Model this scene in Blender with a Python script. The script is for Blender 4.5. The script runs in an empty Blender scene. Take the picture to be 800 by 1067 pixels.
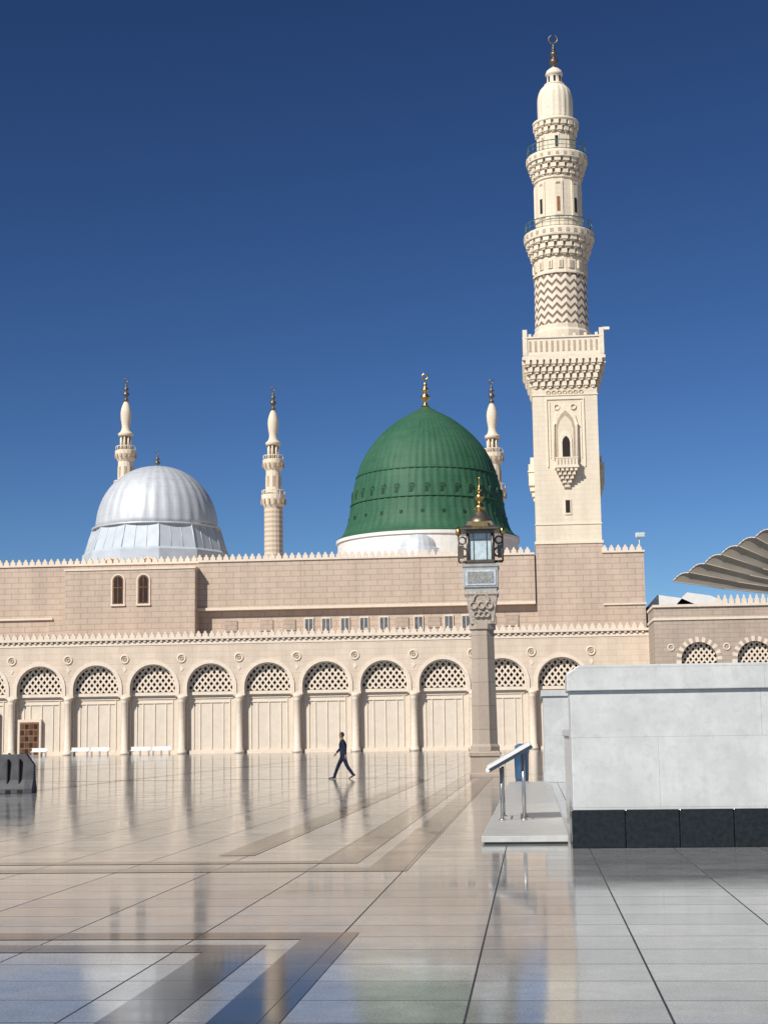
import bpy, bmesh, math, random
from mathutils import Vector, Matrix
random.seed(7)
sc=bpy.context.scene
sc.view_settings.view_transform='Standard'
try: sc.view_settings.look='None'
except Exception: pass
sc.view_settings.exposure=0
PI=math.pi
# ------------------------------------------------------------------ materials
def newmat(name):
    m=bpy.data.materials.new(name); m.use_nodes=True
    nt=m.node_tree; return m,nt,nt.nodes["Principled BSDF"]
def N(nt,t,**k):
    n=nt.nodes.new(t)
    for a,b in k.items(): setattr(n,a,b)
    return n
def mixc(nt,fac,a,b,blend='MIX'):
    n=N(nt,"ShaderNodeMix",data_type='RGBA',blend_type=blend)
    for s,v in ((0,fac),(6,a),(7,b)):
        if hasattr(v,'is_linked'): nt.links.new(v,n.inputs[s])
        else: n.inputs[s].default_value=v if s==0 else (*v[:3],1)
    return n.outputs[2]
def math_(nt,op,a,b=None,c=None):
    n=N(nt,"ShaderNodeMath",operation=op)
    for i,v in enumerate((a,b,c)):
        if v is None: continue
        if hasattr(v,'is_linked'): nt.links.new(v,n.inputs[i])
        else: n.inputs[i].default_value=v
    return n.outputs[0]
def noise(nt,vec,scale,detail=4,rough=.55):
    n=N(nt,"ShaderNodeTexNoise"); n.inputs["Scale"].default_value=scale
    n.inputs["Detail"].default_value=detail; n.inputs["Roughness"].default_value=rough
    if vec is not None: nt.links.new(vec,n.inputs["Vector"])
    return n.outputs[0]
def ramp(nt,fac,lo,hi,a=0.,b=1.):
    n=N(nt,"ShaderNodeMapRange"); nt.links.new(fac,n.inputs[0])
    n.inputs[1].default_value=lo;n.inputs[2].default_value=hi;n.inputs[3].default_value=a;n.inputs[4].default_value=b
    return n.outputs[0]
def coords(nt):
    tc=N(nt,"ShaderNodeTexCoord"); s=N(nt,"ShaderNodeSeparateXYZ"); nt.links.new(tc.outputs["Object"],s.inputs[0])
    return tc.outputs["Object"],s.outputs[0],s.outputs[1],s.outputs[2]
def grey(nt,k):
    c=N(nt,"ShaderNodeCombineColor")
    for i in range(3): nt.links.new(k,c.inputs[i])
    return c.outputs[0]
def simple(name,col,rough=.6,metal=0.,var=.12,scale=3.,spec=.5):
    m,nt,p=newmat(name); v,x,y,z=coords(nt)
    n=noise(nt,v,scale); f=ramp(nt,n,.3,.7)
    d=tuple(c*(1-var) for c in col); l=tuple(min(1,c*(1+var)) for c in col)
    nt.links.new(mixc(nt,f,d,l),p.inputs["Base Color"])
    p.inputs["Roughness"].default_value=rough; p.inputs["Metallic"].default_value=metal
    p.inputs["Specular IOR Level"].default_value=spec
    return m
def stone(name,c1,c2,mort,bw=1.2,bh=.45,ms=.02,rough=.75,grime=.18,offset=.5):
    m,nt,p=newmat(name); v,x,y,z=coords(nt)
    cb=N(nt,"ShaderNodeCombineXYZ"); nt.links.new(math_(nt,'ADD',x,y),cb.inputs[0]); nt.links.new(z,cb.inputs[1])
    b=N(nt,"ShaderNodeTexBrick"); b.offset=offset
    nt.links.new(cb.outputs[0],b.inputs["Vector"])
    b.inputs["Scale"].default_value=1; b.inputs["Brick Width"].default_value=bw; b.inputs["Row Height"].default_value=bh
    b.inputs["Mortar Size"].default_value=ms; b.inputs["Mortar Smooth"].default_value=.2
    b.inputs["Color1"].default_value=(*c1,1);b.inputs["Color2"].default_value=(*c2,1);b.inputs["Mortar"].default_value=(*mort,1)
    mp=N(nt,"ShaderNodeMapping"); nt.links.new(v,mp.inputs[0]); mp.inputs[3].default_value=(1,1,.18)
    n1=noise(nt,mp.outputs[0],.6,6,.65); n2=noise(nt,v,9,3)
    f=ramp(nt,n1,.38,.72,1.03,1-grime); g=ramp(nt,n2,.3,.7,.95,1.05)
    k=math_(nt,'MULTIPLY',f,g)
    nt.links.new(mixc(nt,1.,b.outputs[0],grey(nt,k),'MULTIPLY'),p.inputs["Base Color"])
    p.inputs["Roughness"].default_value=rough; p.inputs["Specular IOR Level"].default_value=.25
    bp=N(nt,"ShaderNodeBump"); bp.inputs["Strength"].default_value=.3; bp.inputs["Distance"].default_value=.02
    nt.links.new(b.outputs[1],bp.inputs["Height"]); bp.invert=True
    nt.links.new(bp.outputs[0],p.inputs["Normal"])
    return m
M={}
M['cream']=stone("cream_limestone",(.69,.57,.45),(.655,.54,.425),(.54,.43,.335),1.6,.6,.018,.8,.16)
M['creamtrim']=simple("pale_carved_stone",(.74,.635,.515),.75,0,.07,2.5,.25)
M['panel']=simple("cream_door_panel",(.68,.59,.48),.6,0,.05,1.5,.3)
M['pink']=stone("beige_brick_stone",(.575,.455,.36),(.54,.425,.335),(.42,.325,.25),1.6,.62,.045,.85,.18)
M['pink2']=stone("rose_beige_stone",(.48,.39,.315),(.44,.355,.285),(.36,.285,.225),1.0,.45,.03,.85,.18)
M['tower']=stone("minaret_stone",(.77,.67,.525),(.75,.65,.505),(.62,.53,.40),1.3,.55,.012,.7,.16)
M['tower_trim']=simple("minaret_carving",(.77,.68,.54),.7,0,.08,3,.25)
M['shade']=simple("carving_painted_shade",(.47,.37,.265),.9,0,.15,4,.1)  # darker stone tone: shade painted into carved gaps, niches and backings
M['dark']=simple("dark_opening",(.03,.022,.018),.6,0,.2,1,.2)
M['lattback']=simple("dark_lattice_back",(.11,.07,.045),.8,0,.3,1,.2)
M['wood']=simple("brown_wood",(.24,.10,.035),.45,0,.3,4)
M['gold']=simple("gilded_metal",(.62,.40,.13),.3,1,.2,4)
M['bronze']=simple("dark_bronze",(.17,.14,.11),.4,.7,.3,4)
M['rail']=simple("green_rail",(.10,.20,.18),.4,.3,.2,3)
M['white']=simple("white_plaster",(.76,.75,.71),.6,0,.05,2)
M['steel']=simple("stainless_steel",(.5,.5,.5),.3,.9,.1,3)
M['blue']=simple("blue_plastic",(.05,.12,.23),.35,0,.15,3)
M['under']=simple("stand_underside",(.16,.20,.26),.4,.3,.15,3)
M['sign']=simple("sign_face",(.50,.56,.62),.3,0,.25,8)
M['plaque']=simple("plaque_grey",(.36,.37,.35),.5,0,.15,5)
M['glass']=simple("lantern_glass",(.50,.60,.62),.12,0,.2,5,.8)
M['greygreen']=simple("inscribed_plaque",(.27,.27,.25),.6,0,.5,22)
M['windowgrey']=simple("window_pane",(.12,.13,.14),.25,0,.3,2)
M['lampstone']=stone("lamp_granite",(.47,.385,.31),(.43,.35,.28),(.30,.24,.19),2.0,.9,.015,.55,.18)
M['lampcarve']=simple("lamp_carving",(.46,.39,.325),.7,0,.4,12)
M['barrier']=simple("grey_barrier",(.075,.075,.08),.7,0,.35,3)
M['fabric']=simple("canopy_fabric",(.31,.27,.225),.9,0,.14,.5,.05)
M['fabric2']=simple("canopy_seam",(.33,.285,.24),.85,0,.1,.7,.05)
M['suit']=simple("navy_suit",(.016,.022,.045),.85,0,.25,9,.15)
M['skin']=simple("skin",(.30,.16,.10),.55,0,.08,8)
M['hair']=simple("black_hair",(.012,.01,.009),.6,0,.2,30)
M['shoe']=simple("black_shoe",(.01,.01,.01),.3,0,.2,8)
def zigzag():
    m,nt,p=newmat("zigzag_brickwork"); v,x,y,z=coords(nt)
    th=math_(nt,'ARCTAN2',math_(nt,'SUBTRACT',y,177.),math_(nt,'SUBTRACT',x,4.4))
    u=math_(nt,'MULTIPLY',th,18/(2*PI))
    tri=math_(nt,'PINGPONG',u,.5)
    s=math_(nt,'ADD',math_(nt,'DIVIDE',z,.92),math_(nt,'MULTIPLY',tri,1.15))
    fr=math_(nt,'FRACT',s)
    f=ramp(nt,math_(nt,'ABSOLUTE',math_(nt,'SUBTRACT',fr,.5)),.15,.22,1,0)
    n=ramp(nt,noise(nt,v,6),.3,.7,.88,1.08)
    col=mixc(nt,f,(.77,.67,.53),(.22,.15,.11))
    nt.links.new(mixc(nt,1.,col,grey(nt,n),'MULTIPLY'),p.inputs["Base Color"])
    p.inputs["Roughness"].default_value=.75
    bp=N(nt,"ShaderNodeBump"); bp.inputs["Strength"].default_value=.8; bp.inputs["Distance"].default_value=.12; bp.invert=True
    nt.links.new(f,bp.inputs["Height"]); nt.links.new(bp.outputs[0],p.inputs["Normal"])
    return m
M['zig']=zigzag()
def domegreen():
    m,nt,p=newmat("green_painted_lead"); v,x,y,z=coords(nt)
    mp=N(nt,"ShaderNodeMapping"); nt.links.new(v,mp.inputs[0]); mp.inputs[3].default_value=(1,1,.12)
    n=ramp(nt,noise(nt,mp.outputs[0],2.2,7,.7),.3,.72)
    n2=ramp(nt,noise(nt,v,.25,3),.35,.7)
    c=mixc(nt,n,(.024,.085,.045),(.042,.135,.075))
    c=mixc(nt,math_(nt,'MULTIPLY',n2,.4),c,(.07,.165,.10))
    fr=math_(nt,'FRACT',math_(nt,'DIVIDE',z,1.35)); ln=math_(nt,'LESS_THAN',fr,.05)
    c=mixc(nt,math_(nt,'MULTIPLY',ln,.35),c,(.012,.06,.025))
    nt.links.new(c,p.inputs["Base Color"]); p.inputs["Roughness"].default_value=.6
    p.inputs["Specular IOR Level"].default_value=.25
    return m
M['green']=domegreen()
M['greendark']=simple("dark_green_opening",(.012,.045,.02),.6,0,.2,2)
def silver():
    m,nt,p=newmat("silver_dome_cladding"); v,x,y,z=coords(nt)
    mp=N(nt,"ShaderNodeMapping"); nt.links.new(v,mp.inputs[0]); mp.inputs[3].default_value=(1,1,.15)
    n=ramp(nt,noise(nt,mp.outputs[0],1.5,5),.3,.7)
    fr=math_(nt,'FRACT',math_(nt,'DIVIDE',z,1.1)); ln=math_(nt,'LESS_THAN',fr,.04)
    c=mixc(nt,n,(.50,.53,.56),(.62,.64,.66)); c=mixc(nt,math_(nt,'MULTIPLY',ln,.4),c,(.35,.38,.42))
    nt.links.new(c,p.inputs["Base Color"]); p.inputs["Metallic"].default_value=.2; p.inputs["Roughness"].default_value=.5
    return m
M['silver']=silver()
M['drum']=simple("drum_cladding",(.50,.55,.60),.6,.1,.08,.8,.3)
def marble_floor(name,dark=False):
    m,nt,p=newmat(name); v,x,y,z=coords(nt)
    cb=N(nt,"ShaderNodeCombineXYZ"); nt.links.new(math_(nt,'ADD',x,.43),cb.inputs[0]); nt.links.new(math_(nt,'ADD',y,.1),cb.inputs[1])
    b=N(nt,"ShaderNodeTexBrick"); b.offset=0; nt.links.new(cb.outputs[0],b.inputs["Vector"])
    b.inputs["Scale"].default_value=1; b.inputs["Brick Width"].default_value=1.165; b.inputs["Row Height"].default_value=.777
    b.inputs["Mortar Size"].default_value=.008 if not dark else .003; b.inputs["Mortar Smooth"].default_value=.1
    if dark: a1,a2,mo=(.038,.036,.034),(.062,.06,.056),(.03,.03,.03)
    else: a1,a2,mo=(.27,.272,.262),(.375,.377,.362),(.05,.05,.05)
    b.inputs["Color1"].default_value=(*a1,1);b.inputs["Color2"].default_value=(*a2,1);b.inputs["Mortar"].default_value=(*mo,1)
    n1=ramp(nt,noise(nt,v,.35,4),.3,.7,.86,1.08)
    n2=ramp(nt,noise(nt,v,3.2,7,.75),.3,.7,.76,1.17)
    n3=ramp(nt,noise(nt,v,60,2,.5),.35,.65,.74,1.17)
    k=math_(nt,'MULTIPLY',math_(nt,'MULTIPLY',n1,n2),n3)
    nt.links.new(mixc(nt,1.,b.outputs[0],grey(nt,k),'MULTIPLY'),p.inputs["Base Color"])
    # polish varies from slab to slab; joints are matt
    rr=ramp(nt,noise(nt,v,1.1,5),.3,.7,.055,.125)
    rj=math_(nt,'ADD',rr,math_(nt,'MULTIPLY',b.outputs[1],.5))
    nt.links.new(rj,p.inputs["Roughness"]); p.inputs["Specular IOR Level"].default_value=.36 if not dark else .18
    bp=N(nt,"ShaderNodeBump"); bp.inputs["Strength"].default_value=.12; bp.inputs["Distance"].default_value=.004
    nt.links.new(noise(nt,v,1.6,3),bp.inputs["Height"]); nt.links.new(bp.outputs[0],p.inputs["Normal"])
    return m
M['floor']=marble_floor("polished_marble_paving"); M['floord']=marble_floor("dark_marble_paving",True)
def marble_wall():
    m,nt,p=newmat("white_marble_cladding"); v,x,y,z=coords(nt)
    cb=N(nt,"ShaderNodeCombineXYZ"); nt.links.new(math_(nt,'ADD',math_(nt,'ADD',x,y),-.1),cb.inputs[0]); nt.links.new(math_(nt,'ADD',z,-.56),cb.inputs[1])
    b=N(nt,"ShaderNodeTexBrick"); b.offset=.5; nt.links.new(cb.outputs[0],b.inputs["Vector"])
    b.inputs["Scale"].default_value=1; b.inputs["Brick Width"].default_value=2.9; b.inputs["Row Height"].default_value=.98; b.inputs["Mortar Size"].default_value=.003
    b.inputs["Color1"].default_value=(.61,.62,.61,1);b.inputs["Color2"].default_value=(.65,.66,.645,1);b.inputs["Mortar"].default_value=(.42,.42,.41,1)
    w=noise(nt,v,1.3,8,.7); n=ramp(nt,w,.40,.62)
    c=mixc(nt,n,(.84,.84,.84),(1.0,1.0,1.0)); n4=ramp(nt,noise(nt,v,6,8,.8),.50,.70,0,.8)
    c=mixc(nt,n4,c,(.72,.715,.70))
    mp=N(nt,"ShaderNodeMapping"); nt.links.new(v,mp.inputs[0]); mp.inputs[3].default_value=(6,6,.5)
    st=ramp(nt,noise(nt,mp.outputs[0],1.,4,.6),.55,.8,0,.5)
    c=mixc(nt,st,c,(.76,.74,.70))
    nt.links.new(mixc(nt,1.,b.outputs[0],c,'MULTIPLY'),p.inputs["Base Color"]); p.inputs["Roughness"].default_value=.4
    return m
M['marble']=marble_wall()
M['blackgran']=simple("black_granite",(.012,.013,.015),.18,0,.5,14)
M['slab']=simple("platform_marble",(.52,.52,.49),.3,0,.12,5)
# ------------------------------------------------------------------ mesh builder
class MB:
    def __init__(s): s.v=[];s.f=[];s.m=[];s.mats=[];s.sm=[]
    def mi(s,k):
        if k not in s.mats: s.mats.append(k)
        return s.mats.index(k)
    def face(s,pts,k,smooth=False):
        b=len(s.v); s.v+= [tuple(p) for p in pts]; s.f.append(tuple(range(b,b+len(pts)))); s.m.append(s.mi(k)); s.sm.append(smooth)
    def box(s,x0,x1,y0,y1,z0,z1,k):
        b=len(s.v); s.v+=[(x0,y0,z0),(x1,y0,z0),(x1,y1,z0),(x0,y1,z0),(x0,y0,z1),(x1,y0,z1),(x1,y1,z1),(x0,y1,z1)]
        for q in ((0,3,2,1),(4,5,6,7),(0,1,5,4),(1,2,6,5),(2,3,7,6),(3,0,4,7)):
            s.f.append(tuple(b+i for i in q)); s.m.append(s.mi(k)); s.sm.append(False)
    def obox(s,c,ang,w,d,h,k):
        ca,sa=math.cos(ang),math.sin(ang); b=len(s.v)
        for (i,j,l) in ((-1,-1,-1),(1,-1,-1),(1,1,-1),(-1,1,-1),(-1,-1,1),(1,-1,1),(1,1,1),(-1,1,1)):
            px,py,pz=i*w/2,j*d/2,l*h/2
            s.v.append((c[0]+px*ca-py*sa,c[1]+px*sa+py*ca,c[2]+pz))
        for q in ((0,3,2,1),(4,5,6,7),(0,1,5,4),(1,2,6,5),(2,3,7,6),(3,0,4,7)):
            s.f.append(tuple(b+i for i in q)); s.m.append(s.mi(k)); s.sm.append(False)
    def prism(s,poly,y0,y1,k):
        n=len(poly); b=len(s.v)
        s.v+=[(p[0],y0,p[1]) for p in poly]+[(p[0],y1,p[1]) for p in poly]
        mi=s.mi(k)
        s.f.append(tuple(range(b,b+n))); s.f.append(tuple(range(b+2*n-1,b+n-1,-1))); s.m+=[mi,mi]; s.sm+=[False]*2
        for i in range(n):
            j=(i+1)%n; s.f.append((b+j,b+i,b+n+i,b+n+j)); s.m.append(mi); s.sm.append(False)
    def lathe(s,cx,cy,prof,segs,k,smooth=True,phase=0,rib=0,ribn=0,cap=True):
        b=len(s.v); n=len(prof); mi=s.mi(k)
        for (r,z) in prof:
            for i in range(segs):
                a=phase+2*PI*i/segs
                rr=r*(1+(rib if ribn and i%ribn==0 else 0))
                s.v.append((cx+rr*math.cos(a),cy+rr*math.sin(a),z))
        for j in range(n-1):
            for i in range(segs):
                i2=(i+1)%segs
                s.f.append((b+j*segs+i,b+j*segs+i2,b+(j+1)*segs+i2,b+(j+1)*segs+i)); s.m.append(mi); s.sm.append(smooth)
        if cap:
            s.f.append(tuple(b+(n-1)*segs+i for i in range(segs))); s.m.append(mi); s.sm.append(False)
            s.f.append(tuple(b+i for i in reversed(range(segs)))); s.m.append(mi); s.sm.append(False)
    def tube(s,p,q,r,k,segs=8):
        p=Vector(p);q=Vector(q);d=(q-p).normalized(); u=d.orthogonal().normalized(); w=d.cross(u); b=len(s.v); mi=s.mi(k)
        for c in (p,q):
            for i in range(segs):
                a=2*PI*i/segs; s.v.append(tuple(c+u*math.cos(a)*r+w*math.sin(a)*r))
        for i in range(segs):
            j=(i+1)%segs; s.f.append((b+i,b+j,b+segs+j,b+segs+i)); s.m.append(mi); s.sm.append(True)
        s.f.append(tuple(b+i for i in reversed(range(segs)))); s.f.append(tuple(b+segs+i for i in range(segs))); s.m+=[mi,mi]; s.sm+=[False]*2
    def torus(s,c,R,r,k,axis='y',n=24,m=8,a0=0,a1=2*PI):
        b=len(s.v); mi=s.mi(k); full=abs(a1-a0-2*PI)<1e-6; nn=n if full else n+1
        for i in range(nn):
            a=a0+(a1-a0)*i/n
            for j in range(m):
                t=2*PI*j/m; rr=R+r*math.cos(t); h=r*math.sin(t)
                if axis=='y': s.v.append((c[0]+rr*math.cos(a),c[1]+h,c[2]+rr*math.sin(a)))
                else: s.v.append((c[0]+rr*math.cos(a),c[1]+rr*math.sin(a),c[2]+h))
        for i in range(n):
            i2=(i+1)%nn
            for j in range(m):
                j2=(j+1)%m; s.f.append((b+i*m+j,b+i2*m+j,b+i2*m+j2,b+i*m+j2)); s.m.append(mi); s.sm.append(True)
    def obj(s,name,parent=None,bevel=0):
        me=bpy.data.meshes.new(name); me.from_pydata(s.v,[],s.f)
        for k in s.mats: me.materials.append(M[k])
        me.polygons.foreach_set("material_index",s.m); me.polygons.foreach_set("use_smooth",s.sm); me.update()
        bm=bmesh.new(); bm.from_mesh(me); bmesh.ops.recalc_face_normals(bm,faces=bm.faces); bm.to_mesh(me); bm.free()
        o=bpy.data.objects.new(name,me); sc.collection.objects.link(o)
        if parent: o.parent=parent
        if bevel:
            bv=o.modifiers.new("bevel",'BEVEL'); bv.width=bevel; bv.segments=2; bv.limit_method='ANGLE'
        return o
def empty(name):
    o=bpy.data.objects.new(name,None); sc.collection.objects.link(o); return o
# ------------------------------------------------------------------ plaza
b=MB(); b.box(-1500,1500,-1200,2500,-.6,-.03,'pink2'); b.obj("ground")
b=MB(); b.box(-260,200,-60,168.4,-.028,0,'floor'); plaza=b.obj("marble_plaza")
b=MB()
def sheet(x0,x1,y0,y1,z=.004,k='floord'): b.face([(x0,y0,z),(x1,y0,z),(x1,y1,z),(x0,y1,z)],k)
sheet(-40,-1.47,12.95,13.38); sheet(-1.89,-1.47,-20,12.946)
sheet(-40,-2.11,12.18,12.60); sheet(-2.53,-2.11,-20,12.176)
sheet(-40,-1.55,19.35,19.9); sheet(-2.05,-1.55,19.904,60)
sheet(-40,-2.27,20.6,21.0); sheet(-2.80,-2.27,21.004,60)
sheet(-4.35,-3.85,22,60)
for X in (-16.5,-28.5,-40.5): sheet(X,X+.45,22,120)
for Yc in (62,88,120): sheet(-60,-4.4,Yc,Yc+.5)
b.obj("dark_marble_border",plaza)
# ------------------------------------------------------------------ mosque building
mosque=empty("mosque")
YF=168.0; ZS=6.35; ZC=7.05; R=2.5; ZT=11.6
def arch_pts(cx,R,zs,zc,n=20):
    pts=[(cx-R,zs)]
    for i in range(n+1):
        a=PI-PI*i/n; pts.append((cx+R*math.cos(a),zc+R*math.sin(a)))
    pts.append((cx+R,zs)); return pts
def arch_wall(b,x0,x1,cx,R,zs,zc,zt,yf,th,k):
    P=arch_pts(cx,R,zs,zc)
    b.face([(x0,yf,zs),(cx-R,yf,zs),(cx-R,yf,zt),(x0,yf,zt)],k)
    b.face([(cx+R,yf,zs),(x1,yf,zs),(x1,yf,zt),(cx+R,yf,zt)],k)
    for p,q in zip(P[:-1],P[1:]):
        if abs(p[0]-q[0])>1e-6:
            b.face([(p[0],yf,p[1]),(q[0],yf,q[1]),(q[0],yf,zt),(p[0],yf,zt)],k)
        b.face([(p[0],yf,p[1]),(q[0],yf,q[1]),(q[0],yf+th,q[1]),(p[0],yf+th,p[1])],k)
def arch_mould(b,cx,R,w,zs,zc,yf,proud,k,k2=None):
    A=arch_pts(cx,R,zs,zc); B=arch_pts(cx,R+w,zs,zc); y=yf-proud
    for i in range(len(A)-1):
        kk=k if (k2 is None or i%2==0) else k2
        b.face([(A[i][0],y,A[i][1]),(A[i+1][0],y,A[i+1][1]),(B[i+1][0],y,B[i+1][1]),(B[i][0],y,B[i][1])],kk)
        b.face([(B[i][0],y,B[i][1]),(B[i+1][0],y,B[i+1][1]),(B[i+1][0],yf,B[i+1][1]),(B[i][0],yf,B[i][1])],kk)
        b.face([(A[i][0],y,A[i][1]),(A[i+1][0],y,A[i+1][1]),(A[i+1][0],yf+.05,A[i+1][1]),(A[i][0],yf+.05,A[i][1])],kk)
def inside(x,z,cx,R,zs,zc): 
    return z>zs and abs(x-cx)<R and (z<zc or (x-cx)**2+(z-zc)**2<R*R)
def lattice(b,cx,R,zs,zc,y,sp,w,k,ang=52):
    for sgn in (1,-1):
        d=Vector((math.cos(math.radians(ang)),sgn*math.sin(math.radians(ang)))); nrm=Vector((-d.y,d.x))
        o=Vector((cx,zs))
        for i in range(-16,17):
            s=[]
            for j in range(-120,121):
                q=o+nrm*(i*sp+sp/2)+d*(j*.06)
                if inside(q.x,q.y,cx,R,zs,zc): s.append(q)
            if len(s)>2:
                a=s[0];c=s[-1]; h=nrm*(w/2); yy=y+(0 if sgn>0 else .01)
                P=[a+h,a-h,c-h,c+h]
                b.face([(p.x,yy,p.y) for p in P],k)
                b.face([(P[0].x,yy,P[0].y),(P[3].x,yy,P[3].y),(P[3].x,yy+.12,P[3].y),(P[0].x,yy+.12,P[0].y)],k)
                b.face([(P[1].x,yy,P[1].y),(P[2].x,yy,P[2].y),(P[2].x,yy+.12,P[2].y),(P[1].x,yy+.12,P[1].y)],k)
def merlons(b,x0,x1,y,z,sp,w,h,k,th=.3):
    n=int((x1-x0)/sp)
    for i in range(n+1):
        x=x0+i*sp
        b.prism([(x-w/2,z),(x+w/2,z),(x+w/2,z+h*.45),(x+w*.25,z+h*.6),(x+w*.22,z+h*.8),(x,z+h),(x-w*.22,z+h*.8),(x-w*.25,z+h*.6),(x-w/2,z+h*.45)],y,y+th,k)
XC=[-.01+6.2*k for k in range(-13,2)]
b=MB(); l=MB(); pn=MB()
for i in range(len(XC)-1):
    x0,x1=XC[i],XC[i+1]; cx=(x0+x1)/2
    arch_wall(b,x0,x1,cx,R,ZS,ZC,ZT,YF,.95,'cream')
    arch_mould(b,cx,R,.36,ZS,ZC,YF,.12,'creamtrim')
    arch_mould(b,cx,R-.16,.14,ZS,ZC,YF+.3,.05,'creamtrim')
    lattice(l,cx,R-.02,ZS+.25,ZC,YF+.62,.50,.19,'creamtrim')
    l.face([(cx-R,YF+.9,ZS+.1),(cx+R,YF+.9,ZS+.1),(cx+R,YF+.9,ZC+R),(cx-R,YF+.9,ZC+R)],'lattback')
    pn.face([(x0,YF+.94,0),(x1,YF+.94,0),(x1,YF+.94,ZS+.2),(x0,YF+.94,ZS+.2)],'panel')
    pn.box(cx-R,cx+R,YF+.55,YF+.93,ZS-.12,ZS+.22,'creamtrim')
    if i>3: pn.box(cx-R,cx+R,YF+.7,YF+.93,0,.35,'creamtrim')
    for xx in (-1.95,-1.25,0,1.25,1.95):
        pn.box(cx+xx-.05,cx+xx+.05,YF+.86,YF+.935,.5,ZS-.5 if abs(xx)>1.5 else ZS-.9,'creamtrim')
        pn.box(cx+xx+.051,cx+xx+.09,YF+.92,YF+.936,.5,ZS-.5 if abs(xx)>1.5 else ZS-.9,'shade')  # shade-toned strip along each bar's right side, a painted shadow
    pn.box(cx-1.9,cx+1.9,YF+.84,YF+.935,ZS-.95,ZS-.82,'creamtrim')
    pn.box(cx-2.3,cx+2.3,YF+.84,YF+.935,ZS-.5,ZS-.4,'creamtrim')
for x in XC:
    b.lathe(x,YF+.25,[(.5,0),(.5,.28),(.42,.36),(.44,.5),(.36,.6),(.345,3),(.33,5.5),(.37,5.55),(.34,5.62),(.44,5.85),(.56,6.1)],20,'creamtrim')
    b.box(x-.62,x+.62,YF-.14,YF+.9,6.1,6.345,'creamtrim')
    b.box(x-.52,x+.52,YF+.62,YF+.93,0,6.095,'cream')
    b.torus((x,YF-.03,10.15),.42,.09,'creamtrim')
    b.torus((x,YF-.02,10.15),.16,.07,'shade')
    b.prism([(x-.22,9.05),(x,8.7),(x+.22,9.05),(x,9.4)],YF-.05,YF+.05,'creamtrim')
b.box(6.19,12.2,YF,YF+.95,0,ZT,'cream')
b.box(-81,12.2,YF-.06,YF+.95,ZT,11.95,'creamtrim')
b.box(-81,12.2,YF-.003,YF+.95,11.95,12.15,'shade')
b.box(-81,12.2,YF-.3,YF+.95,12.15,12.42,'creamtrim')
x=-80.8
while x<12:
    b.box(x-.12,x+.12,YF-.22,YF-.004,11.952,12.148,'creamtrim'); x+=.6
merlons(b,-80.7,12,YF-.28,12.42,.72,.56,.62,'creamtrim')
b.box(-81,12.2,YF+.95,YF+6.1,12.0,12.3,'pink2')
b.obj("arcade_wall",mosque); l.obj("arch_lattice",mosque); pn.obj("arcade_panels",mosque)
d=MB()
dx0,dx1=-54.95,-52.9
d.box(dx0-.25,dx1+.25,YF+.45,YF+.85,0,3.9,'creamtrim')
d.box(dx0,dx1,YF+.36,YF+.448,.12,3.6,'wood')
for i in range(4):
    for j in range(5):
        xx=dx0+.1+i*(dx1-dx0-.1)/4; zz=.25+j*.66
        d.box(xx,xx+.38,YF+.33,YF+.358,zz,zz+.5,'dark' if (i+j)%2 else 'lattback')
d.box(dx0-2.9-1.6,dx0-2.9+.4,YF+.75,YF+.9,0,4.6,'dark')
d.box(dx0-2.9-1.7,dx0-2.9-1.55,YF+.5,YF+.74,0,4.7,'wood'); d.box(dx0-2.9+.35,dx0-2.9+.5,YF+.5,YF+.74,0,4.7,'wood')
d.obj("wooden_doors",mosque)
u=MB()
YU=174.0
u.box(-90,12.4,YU,YU+140,0,21.0,'pink')
u.box(-90,-36.6,YU-.15,YU+.3,21.0,21.22,'creamtrim')
u.box(-36.6,.6,YU-.75,YU+.3,21.0,21.22,'creamtrim')
u.box(7.9,12.5,YU-.75,YU+.3,21.0,21.22,'creamtrim')
merlons(u,-89.7,-36.9,YU-.1,21.22,.74,.56,.66,'creamtrim')
merlons(u,-36.4,.3,YU-.7,21.22,.74,.56,.66,'creamtrim')
merlons(u,8.2,12.3,YU-.7,21.22,.74,.56,.66,'creamtrim')
u.box(-51.2,-36.6,171.8,YU-.002,12.3,20.2,'pink'); u.box(-51.3,-36.5,171.7,YU-.004,20.2,20.42,'creamtrim')
u.box(-53.2,-51.2,172.6,YU-.002,12.3,14.6,'pink')
u.box(-36.6,.6,YU-.6,YU-.002,15.9,20.998,'pink'); u.box(-36.6,.6,YU-.85,YU-.003,15.6,15.898,'creamtrim')
u.box(7.9,12.4,YU-.6,YU-.002,12.3,20.998,'pink')
u.box(7.9,12.5,YU-.75,YU-.55,15.3,15.5,'creamtrim')
u.box(-90,-53.2,YU-.25,YU-.002,15.0,15.2,'creamtrim')
for x in (-80,-62): u.box(x,x+.5,YU-.12,YU-.001,12.3,21,'pink2')
for x in (-25.2,-12.0): u.box(x,x+.06,YU-.63,YU-.599,15.9,20.99,'shade')
for cx in (-45.2,-42.35):
    u.box(cx-.82,cx+.82,171.62,171.8,16.2,16.4,'creamtrim')
    u.prism(arch_pts(cx,.62,16.4,19.0,10),171.72,171.797,'wood'); u.prism(arch_pts(cx,.46,16.55,19.0,10),171.69,171.718,'dark')
    u.box(cx-.03,cx+.03,171.66,171.688,16.55,19.4,'wood'); u.box(cx-.46,cx+.46,171.66,171.687,18.2,18.28,'wood')
    arch_mould(u,cx,.62,.16,16.4,19.0,171.79,.1,'creamtrim')
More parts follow.
